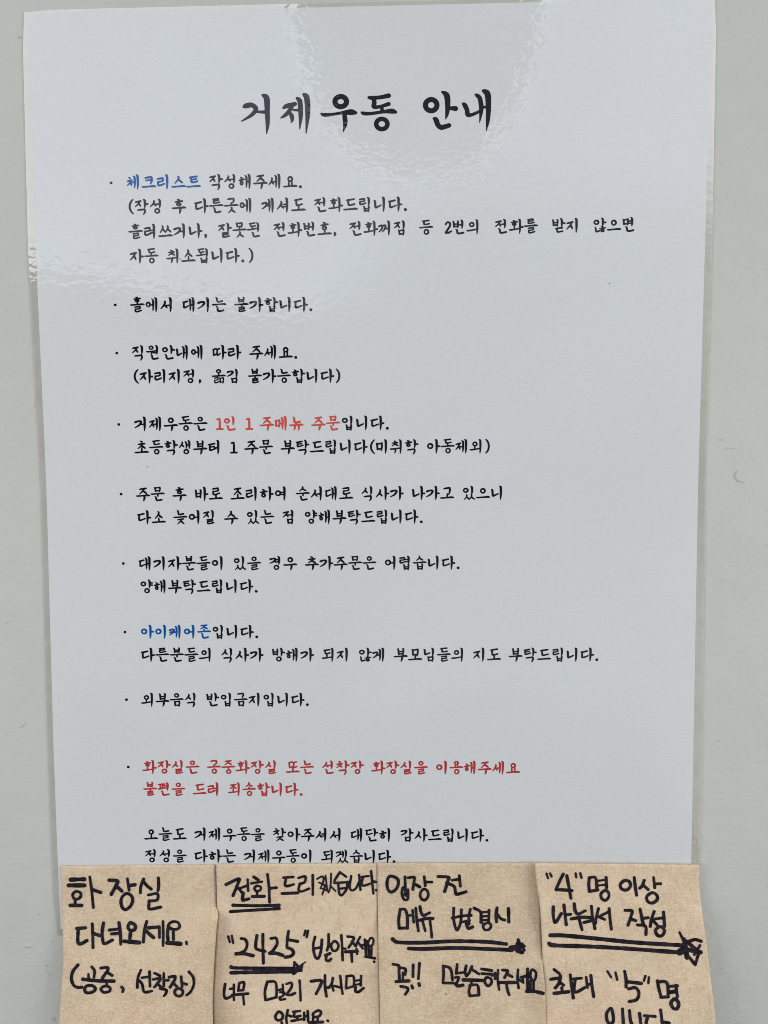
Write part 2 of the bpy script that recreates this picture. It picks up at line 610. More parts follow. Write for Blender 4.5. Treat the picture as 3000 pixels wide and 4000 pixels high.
def paper_material():
    m, b, pr, pos, _ = mat('white_printed_paper')
    f1 = b.noise(mapping(b, pos, (1.0, 1.0, 2.2)), 700.0, 3.0, 0.6)
    f2 = b.noise(pos, 14.0, 3.0, 0.5)
    c = b.mix(b.step(f1, .3, .7), (.698, .711, .706, 1), (.738, .751, .745, 1))
    c = b.mix(b.step(f2, .35, .7), c, b.mix(1.0, c, (.990, .978, .974, 1), 'MULTIPLY'))
    vo = b.new('ShaderNodeTexVoronoi')
    b.l.new(pos, vo.inputs['Vector'])
    vo.inputs['Scale'].default_value = 46.0
    gate = b.step(b.noise(pos, 23.0, 0.0), .60, .62)
    spk = b.m('MULTIPLY', b.step(vo.outputs['Distance'], .022, .012), gate)
    c = b.mix(b.m('MULTIPLY', spk, .75), c, (.16, .14, .12, 1))
    b.l.new(c, pr.inputs['Base Color'])
    pr.inputs['Roughness'].default_value = 0.9
    pr.inputs['Specular IOR Level'].default_value = 0.0
    laminate_coat(b, pr, pos)
    return m


def film_material():
    m, b, pr, pos, out = mat('clear_laminate_film')
    n = b.noise(pos, 160.0, 3.0, .6)
    b.l.new(b.mix(b.step(n, .3, .7), (.70, .685, .60, 1), (.77, .755, .67, 1)), pr.inputs['Base Color'])
    pr.inputs['Roughness'].default_value = 0.35
    pr.inputs['Specular IOR Level'].default_value = 0.0
    laminate_coat(b, pr, pos)
    nrm = pr.inputs['Coat Normal'].links[0].from_socket
    pr.inputs['Coat Weight'].default_value = 0.0
    tr = b.new('ShaderNodeBsdfTransparent')
    tr.inputs[0].default_value = (.98, .98, .96, 1)
    mx = b.new('ShaderNodeMixShader')
    mx.inputs[0].default_value = 0.7
    b.l.new(tr.outputs[0], mx.inputs[1])
    b.l.new(pr.outputs[0], mx.inputs[2])
    gl = b.new('ShaderNodeBsdfGlossy')
    gl.inputs['Roughness'].default_value = 0.05
    gl.inputs['Color'].default_value = (1.0, .94, .84, 1)
    b.l.new(nrm, gl.inputs['Normal'])
    fr = b.new('ShaderNodeFresnel')
    fr.inputs['IOR'].default_value = 1.55
    mx2 = b.new('ShaderNodeMixShader')
    b.l.new(b.m('MULTIPLY', fr.outputs[0], 4.4, clamp=True), mx2.inputs[0])
    b.l.new(mx.outputs[0], mx2.inputs[1])
    b.l.new(gl.outputs[0], mx2.inputs[2])
    b.l.new(mx2.outputs[0], out.inputs[0])
    return m


def wall_material():
    m, b, pr, pos, _ = mat('painted_wall')
    big = b.noise(pos, 6.0, 4.0, .55)
    mid = b.noise(pos, 60.0, 4.0, .6)
    fine = b.noise(mapping(b, pos, (.8, 1, 1.2)), 420.0, 3.0, .55)
    c = b.mix(b.step(big, .3, .7), (.565, .56, .512, 1), (.60, .595, .548, 1))
    c = b.mix(b.step(mid, .35, .75, 0, .35), c, (.62, .617, .575, 1))
    vo = b.new('ShaderNodeTexVoronoi')
    b.l.new(mapping(b, pos, (1, 1, 1.6)), vo.inputs['Vector'])
    vo.inputs['Scale'].default_value = 70.0
    gate = b.step(b.noise(pos, 31.0, 1.0), .60, .64)
    spk = b.m('MULTIPLY', b.step(vo.outputs['Distance'], .085, .03), gate)
    c = b.mix(b.m('MULTIPLY', spk, .25), c, (.34, .33, .30, 1))
    b.l.new(c, pr.inputs['Base Color'])
    pr.inputs['Roughness'].default_value = 0.55
    pr.inputs['Specular IOR Level'].default_value = 0.18
    nrm = bump(b, big, 0.0012, .6)
    nrm = bump(b, mid, 0.0007, .8, nrm)
    nrm = bump(b, fine, 0.00022, .9, nrm)
    pit = b.step(b.noise(mapping(b, pos, (1, 1, 1.5), (0, .6, 0)), 95.0, 2.0, .5, .6), .70, .78)
    nrm = bump(b, pit, 0.00028, 1.0, nrm)
    b.l.new(nrm, pr.inputs['Normal'])
    return m


def kraft_material():
    m, b, pr, pos, _ = mat('brown_kraft_paper')
    blot = b.noise(pos, 55.0, 4.0, .6, .8)
    fib1 = b.noise(mapping(b, pos, (1, 1, 3.4), (0, .5, 0)), 420.0, 4.0, .7, 1.5)
    fib2 = b.noise(mapping(b, pos, (3.4, 1, 1), (0, .35, 0)), 420.0, 4.0, .7, 1.5)
    c = b.mix(b.step(blot, .25, .78), (.685, .510, .335, 1), (.835, .652, .455, 1))
    info = b.new('ShaderNodeObjectInfo')
    tone = b.mix(info.outputs['Random'], (.93, .92, .90, 1), (1.04, 1.03, 1.03, 1))
    c = b.mix(1.0, c, tone, 'MULTIPLY')
    stain = b.noise(pos, 22.0, 3.0, .6, 1.2)
    c = b.mix(b.step(stain, .50, .66, 0, .5), c, b.mix(1.0, c, (.93, .86, .76, 1), 'MULTIPLY'))
    c = b.mix(b.step(fib1, .42, .70, 0, .85), c, (.90, .76, .57, 1))
    c = b.mix(b.step(fib2, .50, .75, 0, .8), c, (.45, .325, .20, 1))
    vo = b.new('ShaderNodeTexVoronoi')
    b.l.new(pos, vo.inputs['Vector'])
    vo.inputs['Scale'].default_value = 80.0
    gate = b.step(b.noise(pos, 41.0, 0.0), .62, .64)
    spk = b.m('MULTIPLY', b.step(vo.outputs['Distance'], .045, .02), gate)
    c = b.mix(b.m('MULTIPLY', spk, .8), c, (.12, .07, .04, 1))
    b.l.new(c, pr.inputs['Base Color'])
    pr.inputs['Roughness'].default_value = 0.85
    pr.inputs['Specular IOR Level'].default_value = 0.15
    wave = b.noise(mapping(b, pos, (.8, 1, 1.25)), 45.0, 2.5, .5, .3)
    nrm = bump(b, wave, 0.0018, .7)
    nrm = bump(b, fib1, 0.00018, .8, nrm)
    b.l.new(nrm, pr.inputs['Normal'])
    return m


def marker_material():
    m, b, pr, pos, _ = mat('black_marker_ink')
    n = b.noise(mapping(b, pos, (1, 1, 2.5)), 260.0, 3.0, .6)
    b.l.new(b.mix(b.step(n, .3, .75), (.008, .006, .009, 1), (.034, .026, .034, 1)), pr.inputs['Base Color'])
    pr.inputs['Roughness'].default_value = 0.6
    pr.inputs['Specular IOR Level'].default_value = 0.12
    return m


def plain_material(name, c, rough=.7):
    m, b, pr, pos, _ = mat(name)
    n = b.noise(pos, 500.0, 3.0)
    b.l.new(b.mix(n, (c[0] * .8, c[1] * .8, c[2] * .8, 1), (min(1, c[0] * 1.2), min(1, c[1] * 1.2), min(1, c[2] * 1.2), 1)), pr.inputs['Base Color'])
    pr.inputs['Roughness'].default_value = rough
    return m


PAPER, FILM, WALL, KRAFT, MARK = paper_material(), film_material(), wall_material(), kraft_material(), marker_material()
TAPE = plain_material('yellowed_tape', (.68, .60, .44), .5)
SCUFF = plain_material('grey_scuff', (.45, .44, .41), .8)

# ------------------------------------------------------------------ wall
nx = 2
wx = [-0.9, 0.9]
wz = [-0.9, 0.9]
wall = mesh('wall', [(-.9, 0, -.9), (.9, 0, -.9), (.9, 0, .9), (-.9, 0, .9), (-.9, .1, -.9), (.9, .1, -.9), (.9, .1, .9), (-.9, .1, .9)],
            [(0, 1, 2, 3), (5, 4, 7, 6), (4, 0, 3, 7), (1, 5, 6, 2), (3, 2, 6, 7), (4, 5, 1, 0)], WALL)
wall['kind'] = 'structure'
wall['label'] = 'pale grey painted wall behind the laminated notice'


def flat_strokes(name, strokes, grid, h, m, parent, label=None, rough=0.0, hfun=None):
    rng = np.random.default_rng(abs(hash(name)) % 1000 + len(strokes))
    v, f = outline(strokes, grid, rough, rng)
    vs = [P(x, y, h if hfun is None else hfun(x, y)) for x, y in v]
    return mesh(name, vs, [list(reversed(q)) for q in f], m, parent, label, smooth=hfun is not None)


for s in ([[(2880, 1838, 2), (2870, 1858, 4), (2882, 1878, 4), (2908, 1884, 2.5)]],
          [[(2808, 1717, 2), (2815, 1720, 4), (2820, 1714, 2)]],
          [[(2815, 3784, 3), (2828, 3785, 4)]],
          [[(202, 3985, 3), (205, 3975, 3), (211, 3976, 3), (214, 3992, 3)]],
          [[(180, 3772, 7), (184, 3773, 7)]],
          [[(182, 3782, 1.8), (186, 3797, 2), (197, 3812, 2)]],
          [[(2832, 1758, 1.4), (2850, 1750, 1.8), (2880, 1752, 1.2), (2905, 1750, .8)]],
          [[(70, 148, 4), (84, 142, 3)]],
          [[(200, 3678, 4), (204, 3679, 4)]]):
    flat_strokes('scuff_mark', [[(a, b_, c * .8) for a, b_, c in q] for q in s], 1.0, 0.0002, SCUFF, wall)

# ------------------------------------------------------------------ laminated notice
sign = empty('laminated_notice', P(1500, 3640, 0.0002),
             'large white laminated notice with printed Korean text under a bold title on the wall', 'notice')
H_IN, H_OUT, H_EDGE = 0.00045, 0.00045, 0.00015


def interp(tab, y):
    ys = [t[0] for t in tab]
    xs = [t[1] for t in tab]
    return float(np.interp(y, ys, xs))


L_OUT = [(40, 86), (995, 110), (1895, 160), (2895, 187), (3370, 204), (3665, 216)]
L_IN = [(54, 117), (990, 140), (1895, 181), (2895, 208), (3379, 226), (3630, 237)]
R_OUT = [(-30, 2800), (995, 2781), (1895, 2755), (2895, 2745), (3378, 2735), (3660, 2731)]
R_IN = [(-10, 2779), (927, 2755), (1895, 2727), (2895, 2709), (3378, 2700), (3640, 2695)]


def loop(left, right, top, bot, rad, n=24):
    """outline of a sheet: corner pixels follow the sheet's own slightly bowed edges"""
    pts = []
    yl0, yr0 = top
    yl1, yr1 = bot
    for i in range(n + 1):                 # left, downwards
        y = yl0 + (yl1 - yl0) * i / n
        pts.append([interp(left, y), y])
    for i in range(1, n):                  # bottom, to the right
        t = i / n
        pts.append([interp(left, yl1) * (1 - t) + interp(right, yr1) * t, yl1 * (1 - t) + yr1 * t])
    for i in range(n + 1):                 # right, upwards
        y = yr1 + (yr0 - yr1) * i / n
        pts.append([interp(right, y), y])
    for i in range(1, n):                  # top, to the left
        t = i / n
        pts.append([interp(right, yr0) * (1 - t) + interp(left, yl0) * t, yr0 * (1 - t) + yl0 * t])
    # soften the four corners
    if rad:
        idx = [0, n, 2 * n, 3 * n]
        N = len(pts)
        src = [tuple(p) for p in pts]
        for c in idx:
            a = Vector(src[c])
            d1 = (Vector(src[(c - 1) % N]) - a).normalized()
            d2 = (Vector(src[(c + 1) % N]) - a).normalized()
            pts[c] = list(a + (d1 + d2) * rad * .3)
    return pts


outer = loop(L_OUT, R_OUT, (41, -26), (3662, 3655), 26)
inner = loop(L_IN, R_IN, (55, -8), (3629, 3622), 0)
# pull a second loop just inside the film's outer rim
rim2 = [[o[0] + (i[0] - o[0]) * .22, o[1] + (i[1] - o[1]) * .22] for o, i in zip(outer, inner)]
N = len(outer)
vs = [P(x, y, H_IN) for x, y in inner] + [P(x, y, H_OUT) for x, y in rim2] + [P(x, y, H_OUT * .99) for x, y in outer] + [P(x, y, H_EDGE) for x, y in outer]
fs = []
for i in range(N):
    j = (i + 1) % N
    for r in range(3):
        fs.append((r * N + i, (r + 1) * N + i, (r + 1) * N + j, r * N + j))
film = mesh('laminate_margin', vs, fs, FILM, sign, 'greyish see-through laminate film left around the white sheet')
# sheet: inner outline shared as one flat polygon plus an edge going back to the wall
vs = [P(x, y, H_IN + 0.00003) for x, y in inner] + [P(x, y, H_EDGE) for x, y in inner]
fs = [tuple(range(N))] + [(i, N + i, N + (i + 1) % N, (i + 1) % N) for i in range(N)]
mesh('paper_sheet', vs, fs, PAPER, sign)
H_T = H_IN + 0.00008
tp = [(126, 1040), (149, 1040), (153, 1165), (131, 1165)]  # flat yellowish strip laid under the film margin
mesh('adhesive_tape', [P(x, y, 0.0003) for x, y in tp] + [P(x, y, 0.00015) for x, y in tp],
     [(0, 3, 2, 1), (0, 1, 5, 4), (1, 2, 6, 5), (2, 3, 7, 6), (3, 0, 4, 7)], TAPE, sign, 'small yellowish strip under the left edge')

# title: the seven characters drawn stroke by stroke (own sheet of coordinates, 1.508 per photo pixel)
TITLE = [
    [(80, 176, 16), (96, 170, 28), (125, 166, 25), (148, 182, 24), (146, 202, 23), (118, 230, 18), (66, 261, 7)],
    [(158, 206, 13), (208, 208, 19)], [(184, 106, 5), (200, 112, 22), (214, 130, 31), (217, 200, 27), (219, 280, 21), (213, 336, 5)],
    [(312, 184, 12), (332, 172, 24), (380, 160, 22)], [(368, 165, 20), (346, 202, 22), (320, 228, 18), (297, 242, 7)], [(346, 206, 10), (360, 228, 23), (364, 252, 18), (358, 270, 5)],
    [(374, 196, 12), (408, 196, 16)], [(386, 124, 5), (398, 130, 20), (410, 150, 26), (414, 230, 23), (408, 309, 5)], [(426, 102, 5), (438, 108, 22), (451, 128, 30), (455, 220, 25), (446, 332, 6)],
    [(650 + 34 * math.sin(a), 146 - 30 * math.cos(a), 27) for a in [i * math.pi / 6 for i in range(13)]],
    [(536, 217, 12), (552, 224, 20), (590, 223, 17), (650, 213, 16), (708, 208, 31), (738, 212, 17)], [(668, 216, 18), (674, 240, 25), (676, 280, 22), (664, 325, 4)],
    [(816, 122, 16), (835, 124, 22), (880, 121, 21), (932, 111, 25)], [(842, 128, 20), (848, 150, 24), (845, 176, 22), (880, 176, 18), (932, 160, 22)], [(893, 172, 18), (893, 204, 18)],
    [(772, 209, 10), (788, 216, 20), (830, 216, 18), (900, 206, 18), (950, 202, 27), (974, 208, 16)],
    [(892 + 33 * math.sin(a), 278 - 30 * math.cos(a), 24) for a in [i * math.pi / 6 for i in range(13)]],
    [(1183 + 34 * math.sin(a), 167 - 33 * math.cos(a), 27) for a in [i * math.pi / 6 for i in range(13)]],
    [(1242, 88, 5), (1258, 94, 20), (1276, 114, 31), (1280, 170, 27), (1276, 218, 19), (1268, 249, 5)], [(1284, 184, 16), (1326, 187, 27)],
    [(1193, 243, 6), (1210, 252, 26), (1222, 282, 27), (1240, 298, 26), (1262, 294, 26), (1288, 286, 24)],
    [(1366, 156, 6), (1380, 166, 24), (1394, 196, 24), (1398, 222, 24), (1420, 224, 18), (1472, 202, 16)], [(1440, 103, 5), (1454, 110, 20), (1470, 130, 24), (1478, 190, 23), (1468, 272, 4)],
    [(1476, 180, 14), (1512, 178, 14)], [(1482, 80, 5), (1498, 86, 24), (1516, 106, 32), (1520, 190, 27), (1516, 260, 20), (1508, 316, 5)],
]
TITLE = [[(900 + x / 1.508, 300 + y / 1.508, 1.12 * w_ / 1.508) for x, y, w_ in s] for s in TITLE]
flat_strokes('title_lettering', TITLE, 2.2, H_T, INK, sign, 'large bold black brush title across the top of the sheet')


def line_cells(text):
    """advance of every character: Hangul one cell, everything else half a cell"""
    x, out = 0.0, []
    for ch in text:
        out.append((ch, x))
        x += 1.0 if '가' <= ch <= '힣' else .5
    return out


def text_line(segs, xs, ys, xe, ye, name='text_line'):
    """segs: [(text, material, label)], set between photo points (start ink, end ink of the last full character)"""
    full = ''.join(s[0] for s in segs)
    cells = line_cells(full)
    last = max(x + .90 for ch, x in cells if '가' <= ch <= '힣')
    first = .02 if full[0] != '(' else .08
    A, B = P(xs, ys, H_T), P(xe, ye, H_T)
    p = (B - A).length / (last - first)
    ex = (B - A).normalized()
    ez = Vector((0, 1, 0)).cross(ex)         # downwards in the sheet
    ez = ex.cross(Vector((0, -1, 0)))
    if ez.z > 0:
        ez = -ez
    k = 0
    for text, m, lab in segs:
        verts, faces = [], []
        for ch in text:
            gx = cells[k][1] - first
            k += 1
            if ch == ' ':
                continue
            gv, gf = glyph_mesh(ch)
            o = len(verts)
            for x, y in gv:
                verts.append(A + ex * (p * (gx + x / 100.0)) + ez * (p * (y - 50.0) / 100.0))
            faces += [[o + i for i in reversed(q)] for q in gf]
        mesh(name, verts, faces, m, sign, lab)


K = INK
LINES = [
    ([('체크리스트', BLUE, 'blue printed word at the start of the top line'), (' 작성해주세요.', K, None)], 497, 711, 1159, 708),
    ([('(작성 후 다른곳에 계셔도 전화드립니다.', K, None)], 501, 807, 1569, 797),
    ([('자동 취소됩니다.)', K, None)], 508, 1001, 934, 998),
    ([('홀에서 대기는 불가합니다.', K, None)], 511, 1191, 1200, 1189),
    ([('직원안내에 따라 주세요.', K, None)], 516, 1377, 1141, 1375),
    ([('(자리지정, 옮김 불가능합니다)', K, None)], 521, 1470, 1303, 1468),
    ([('거제우동은 ', K, None), ('1인 1 주메뉴 주문', CORAL, 'red printed words in the middle of a black line'), ('입니다.', K, None)], 526, 1656, 1499, 1652),
    ([('초등학생부터 1 주문 부탁드립니다(미취학 아동제외)', K, None)], 528, 1748, 1887, 1743),
    ([('주문 후 바로 조리하여 순서대로 식사가 나가고 있으니', K, None)], 534, 1930, 1968, 1925),
    ([('다소 늦어질 수 있는 점 양해부탁드립니다.', K, None)], 538, 2021, 1632, 2018),
    ([('대기자분들이 있을 경우 추가주문은 어렵습니다.', K, None)], 544, 2201, 1776, 2198),
    ([('양해부탁드립니다.', K, None)], 547, 2291, 987, 2290),
    ([('아이케어존', BLUE, 'blue printed word opening a line'), ('입니다.', K, None)], 550, 2468, 989, 2468),
    ([('다른분들의 식사가 방해가 되지 않게 부모님들의 지도 부탁드립니다.', K, None)], 552.5, 2558, 2318, 2557),
    ([('외부음식 반입금지입니다.', K, None)], 554.5, 2733, 1187, 2733),
    ([('화장실은 공중화장실 또는 선착장 화장실을 이용해주세요', RED, 'upper red printed line near the bottom')], 559, 2996, 2029, 2999),
    ([('불편을 드려 죄송합니다.', RED, 'lower, shorter red printed line near the bottom')], 562, 3082, 1163, 3084),
    ([('오늘도 거제우동을 찾아주셔서 대단히 감사드립니다.', K, None)], 566, 3258, 1889, 3263),
    ([('정성을 다하는 거제우동이 되겠습니다.', K, None)], 567, 3343, 1526, 3346),
]
for segs, xs, ys, xe, ye in LINES:
    text_line(segs, xs, ys, xe, ye)
# the one justified line: words spread with wide gaps, so set word by word into one mesh
JUST = [('흘려쓰거나,', 157, 0), ('잘못된', 682, 0), ('전화번호,', 1008, 0), ('전화꺼짐', 1455, 0), ('등', 360, 1), ('2번의', 510, 1), ('전화를', 805, 1), ('받지', 1140, 1), ('않으면', 1382, 1)]
verts, faces = [], []
pitch = 0
A0, B0 = P(504, 905, H_T), P(2480, 877, H_T)
exj = (B0 - A0).normalized()
ezj = exj.cross(Vector((0, -1, 0)))
if ezj.z > 0:
    ezj = -ezj
pj = (P(504 + 58.2, 905, H_T) - A0).length
for word, zx, half in JUST:
    px = (400 if not half else 1400) + zx / 1.508
    A = P(px - 1, 905 + (px - 504) * (877 - 905) / 1976.0, H_T)
    for ch, gx in line_cells(word):
        gv, gf = glyph_mesh(ch)
        o = len(verts)
        for x, y in gv:
            verts.append(A + exj * (pj * (gx + x / 100.0)) + ezj * (pj * (y - 50.0) / 100.0))
        faces += [[o + i for i in reversed(q)] for q in gf]
mesh('text_line', verts, faces, INK, sign)
for x, y in [(434, 714), (450, 1191), (456, 1379), (464, 1658), (473, 1930), (481.6, 2201), (488, 2469), (494, 2733), (501, 2996)]:
    flat_strokes('bullet_dot', [[(x - .3, y, 10.5), (x + .3, y, 10.5)]], 1.5, H_T, INK, sign)

# ------------------------------------------------------------------ four kraft notes
NB_BOT = 4070.0


def ss(x, a, b):
    t = min(1.0, max(0.0, (x - a) / (b - a)))
    return t * t * (3 - 2 * t)


class Note:
    def __init__(self, left, right, top, base, lift, cl, cr, seed, crease=.24):
        self.left, self.right, self.top = left, right, top
        self.base, self.lift, self.cl, self.cr, self.crease = base, lift, cl, cr, crease
        r = random.Random(seed)
        self.ph = [r.uniform(0, 6.28) for _ in range(6)]

    def ytop(self, u):
        return self.top[0] + (self.top[1] - self.top[0]) * u

    def h(self, u, v):
        z = self.base
        s = max(0.0, v - self.crease)
        z += self.lift * (s / (1 - self.crease)) ** 1.05
        z += self.cl[2] * ss(v, self.cl[0], self.cl[1]) * max(0, 1 - u / .16) ** 2 * (1 - ss(v, self.cl[3], self.cl[4]))
        z += self.cr[2] * ss(v, self.cr[0], self.cr[1]) * max(0, 1 - (1 - u) / .16) ** 2 * (1 - ss(v, self.cr[3], self.cr[4]))
        a = ss(v, self.crease - .05, .6)
        z += a * .00035 * (math.sin(u * 6.5 + self.ph[0] + v * 2) + .6 * math.sin(u * 11 - v * 7 + self.ph[1]) + .5 * math.sin(v * 13 + u * 3 + self.ph[2]))
        z += .00016 * math.exp(-((v - self.crease - .01 * math.sin(u * 5 + self.ph[3])) / .03) ** 2)
        return z

    def uv(self, px, py):
        xl, xr = interp(self.left, py), interp(self.right, py)
        u = (px - xl) / (xr - xl)
        yt = self.ytop(u)
        return u, (py - yt) / (NB_BOT - yt)

    def hp(self, px, py, eps=0.00014):
        u, v = self.uv(px, py)
        return self.h(min(1.02, max(-.02, u)), max(0, v)) + eps

    def build(self, root, n=64):
        vs, fs = [], []
        r = random.Random(len(root.name) + int(self.left[0][1]))
        for side in (0, 1):
            for j in range(n + 1):
                for i in range(n + 1):
                    u, v = i / n, j / n
                    if side == 0 and j == 0 and i % 1 == 0:
                        pass
                    yt = self.ytop(u)
                    py = yt + (NB_BOT - yt) * v
                    xl, xr = interp(self.left, py), interp(self.right, py)
                    px = xl + (xr - xl) * u
                    if j == 0:
                        py += 1.6 * math.sin(i * 2.3 + self.ph[4]) * math.sin(i * .9 + self.ph[5]) 
                    p = P(px, py, self.h(u, v))
                    if side:
                        p = p + Vector((0, .00016, 0))
                    vs.append(p)
        M_ = (n + 1) ** 2
        ix = lambda i, j, s: s * M_ + j * (n + 1) + i
        for j in range(n):
            for i in range(n):
                fs.append((ix(i, j, 0), ix(i, j + 1, 0), ix(i + 1, j + 1, 0), ix(i + 1, j, 0)))
                fs.append((ix(i, j, 1), ix(i + 1, j, 1), ix(i + 1, j + 1, 1), ix(i, j + 1, 1)))
        for k in range(n):
            fs.append((ix(0, k, 0), ix(0, k, 1), ix(0, k + 1, 1), ix(0, k + 1, 0)))
            fs.append((ix(n, k, 0), ix(n, k + 1, 0), ix(n, k + 1, 1), ix(n, k, 1)))
            fs.append((ix(k, 0, 0), ix(k + 1, 0, 0), ix(k + 1, 0, 1), ix(k, 0, 1)))
            fs.append((ix(k, n, 0), ix(k, n, 1), ix(k + 1, n, 1), ix(k + 1, n, 0)))
        mesh('paper', vs, fs, KRAFT, root, smooth=True)


def W_(w, *strokes):
    """strokes written as flat coordinate lists x, y, x, y ... with one pen width"""
    return [[(s[i], s[i + 1], w) for i in range(0, len(s), 2)] for s in strokes]


# --- what is written on them (coordinates of enlarged tracings, turned into photo pixels below)
H1 = [
    ('handwritten_line', 'top line, two words',
     W_(38, (192, 242, 325, 238), (172, 298, 325, 298)) + W_(26, (245, 357, 212, 385, 222, 425, 260, 432, 290, 405, 285, 370, 245, 357), (235, 440, 235, 490)) + W_(34, (187, 495, 298, 495))
     + W_(25, (378, 215, 395, 330, 413, 515)) + W_(32, (410, 342, 485, 368)) + W_(32, (568, 247, 648, 255, 640, 295, 590, 385), (635, 302, 695, 355)) + W_(27, (748, 233, 765, 345))
     + W_(32, (765, 300, 823, 292)) + W_(29, (740, 378, 692, 420, 688, 490, 720, 535, 765, 515, 798, 460, 790, 405, 740, 378))
     + W_(28, (907, 235, 880, 310, 875, 372), (900, 248, 940, 302, 982, 335), (1052, 225, 1055, 300, 1048, 350)) + W_(26, (952, 393, 1040, 380, 1040, 440, 965, 452)) + W_(29, (962, 450, 958, 520, 985, 530, 1073, 512))),
    ('handwritten_line', 'middle line, one word and a dot',
     W_(33, (252, 722, 335, 715)) + W_(31, (265, 727, 262, 850, 290, 872, 350, 840)) + W_(26, (403, 675, 408, 800, 410, 908)) + W_(32, (410, 770, 480, 792))
     + W_(29, (513, 668, 500, 760, 510, 858, 535, 868, 600, 835), (572, 737, 660, 727), (592, 775, 655, 770)) + W_(28, (665, 665, 680, 780, 682, 875))
     + W_(31, (775, 665, 754, 708, 775, 738, 818, 732, 823, 690, 775, 665), (780, 745, 772, 820)) + W_(38, (718, 847, 865, 860))
     + W_(28, (938, 652, 915, 740, 905, 855)) + W_(31, (920, 735, 968, 780, 1003, 810), (957, 715, 1060, 706)) + W_(25, (1062, 705, 1063, 810), (1097, 652, 1100, 780, 1098, 890))
     + W_(27, (1185, 657, 1150, 690, 1170, 720, 1230, 730, 1262, 700, 1240, 660, 1185, 657), (1198, 735, 1200, 830)) + W_(30, (1150, 705, 1142, 770, 1148, 845)) + W_(40, (1138, 862, 1268, 872)) + W_(22, (1327, 852, 1330, 876))),
    ('handwritten_line', 'bottom line in brackets',
     W_(29, (262, 1080, 215, 1140, 198, 1210, 220, 1278, 260, 1300, 300, 1298)) + W_(27, (398, 1098, 425, 1140, 420, 1200)) + W_(22, (365, 1170, 368, 1210)) + W_(34, (312, 1220, 450, 1235, 615, 1238))
     + W_(28, (350, 1285, 327, 1320, 350, 1353, 410, 1343, 433, 1310, 400, 1282, 350, 1285)) + W_(28, (487, 1110, 550, 1105, 555, 1130, 502, 1208), (545, 1150, 598, 1182)) + W_(24, (545, 1245, 545, 1285))
     + W_(26, (512, 1292, 487, 1315, 515, 1348, 570, 1338, 578, 1305, 545, 1287, 512, 1292)) + W_(26, (692, 1297, 708, 1320, 700, 1343))
     + W_(25, (880, 1130, 850, 1210, 845, 1300), (965, 1145, 970, 1290)) + W_(26, (855, 1225, 893, 1270, 905, 1330, 930, 1348, 988, 1335), (890, 1205, 960, 1195))
     + W_(26, (1015, 1160, 1068, 1185), (1002, 1222, 1070, 1212, 1045, 1260, 1012, 1298), (1040, 1260, 1080, 1300), (1072, 1312, 1130, 1327, 1125, 1360, 1108, 1383)) + W_(24, (1105, 1160, 1105, 1290), (1110, 1232, 1150, 1230))
     + W_(26, (1157, 1200, 1213, 1192, 1210, 1230, 1167, 1298), (1195, 1250, 1233, 1293), (1240, 1312, 1212, 1340, 1227, 1378, 1270, 1383, 1293, 1350, 1280, 1320, 1240, 1312)) + W_(25, (1275, 1195, 1285, 1290), (1285, 1257, 1330, 1270), (1352, 1147, 1393, 1200, 1400, 1270, 1370, 1340, 1330, 1376))),
]
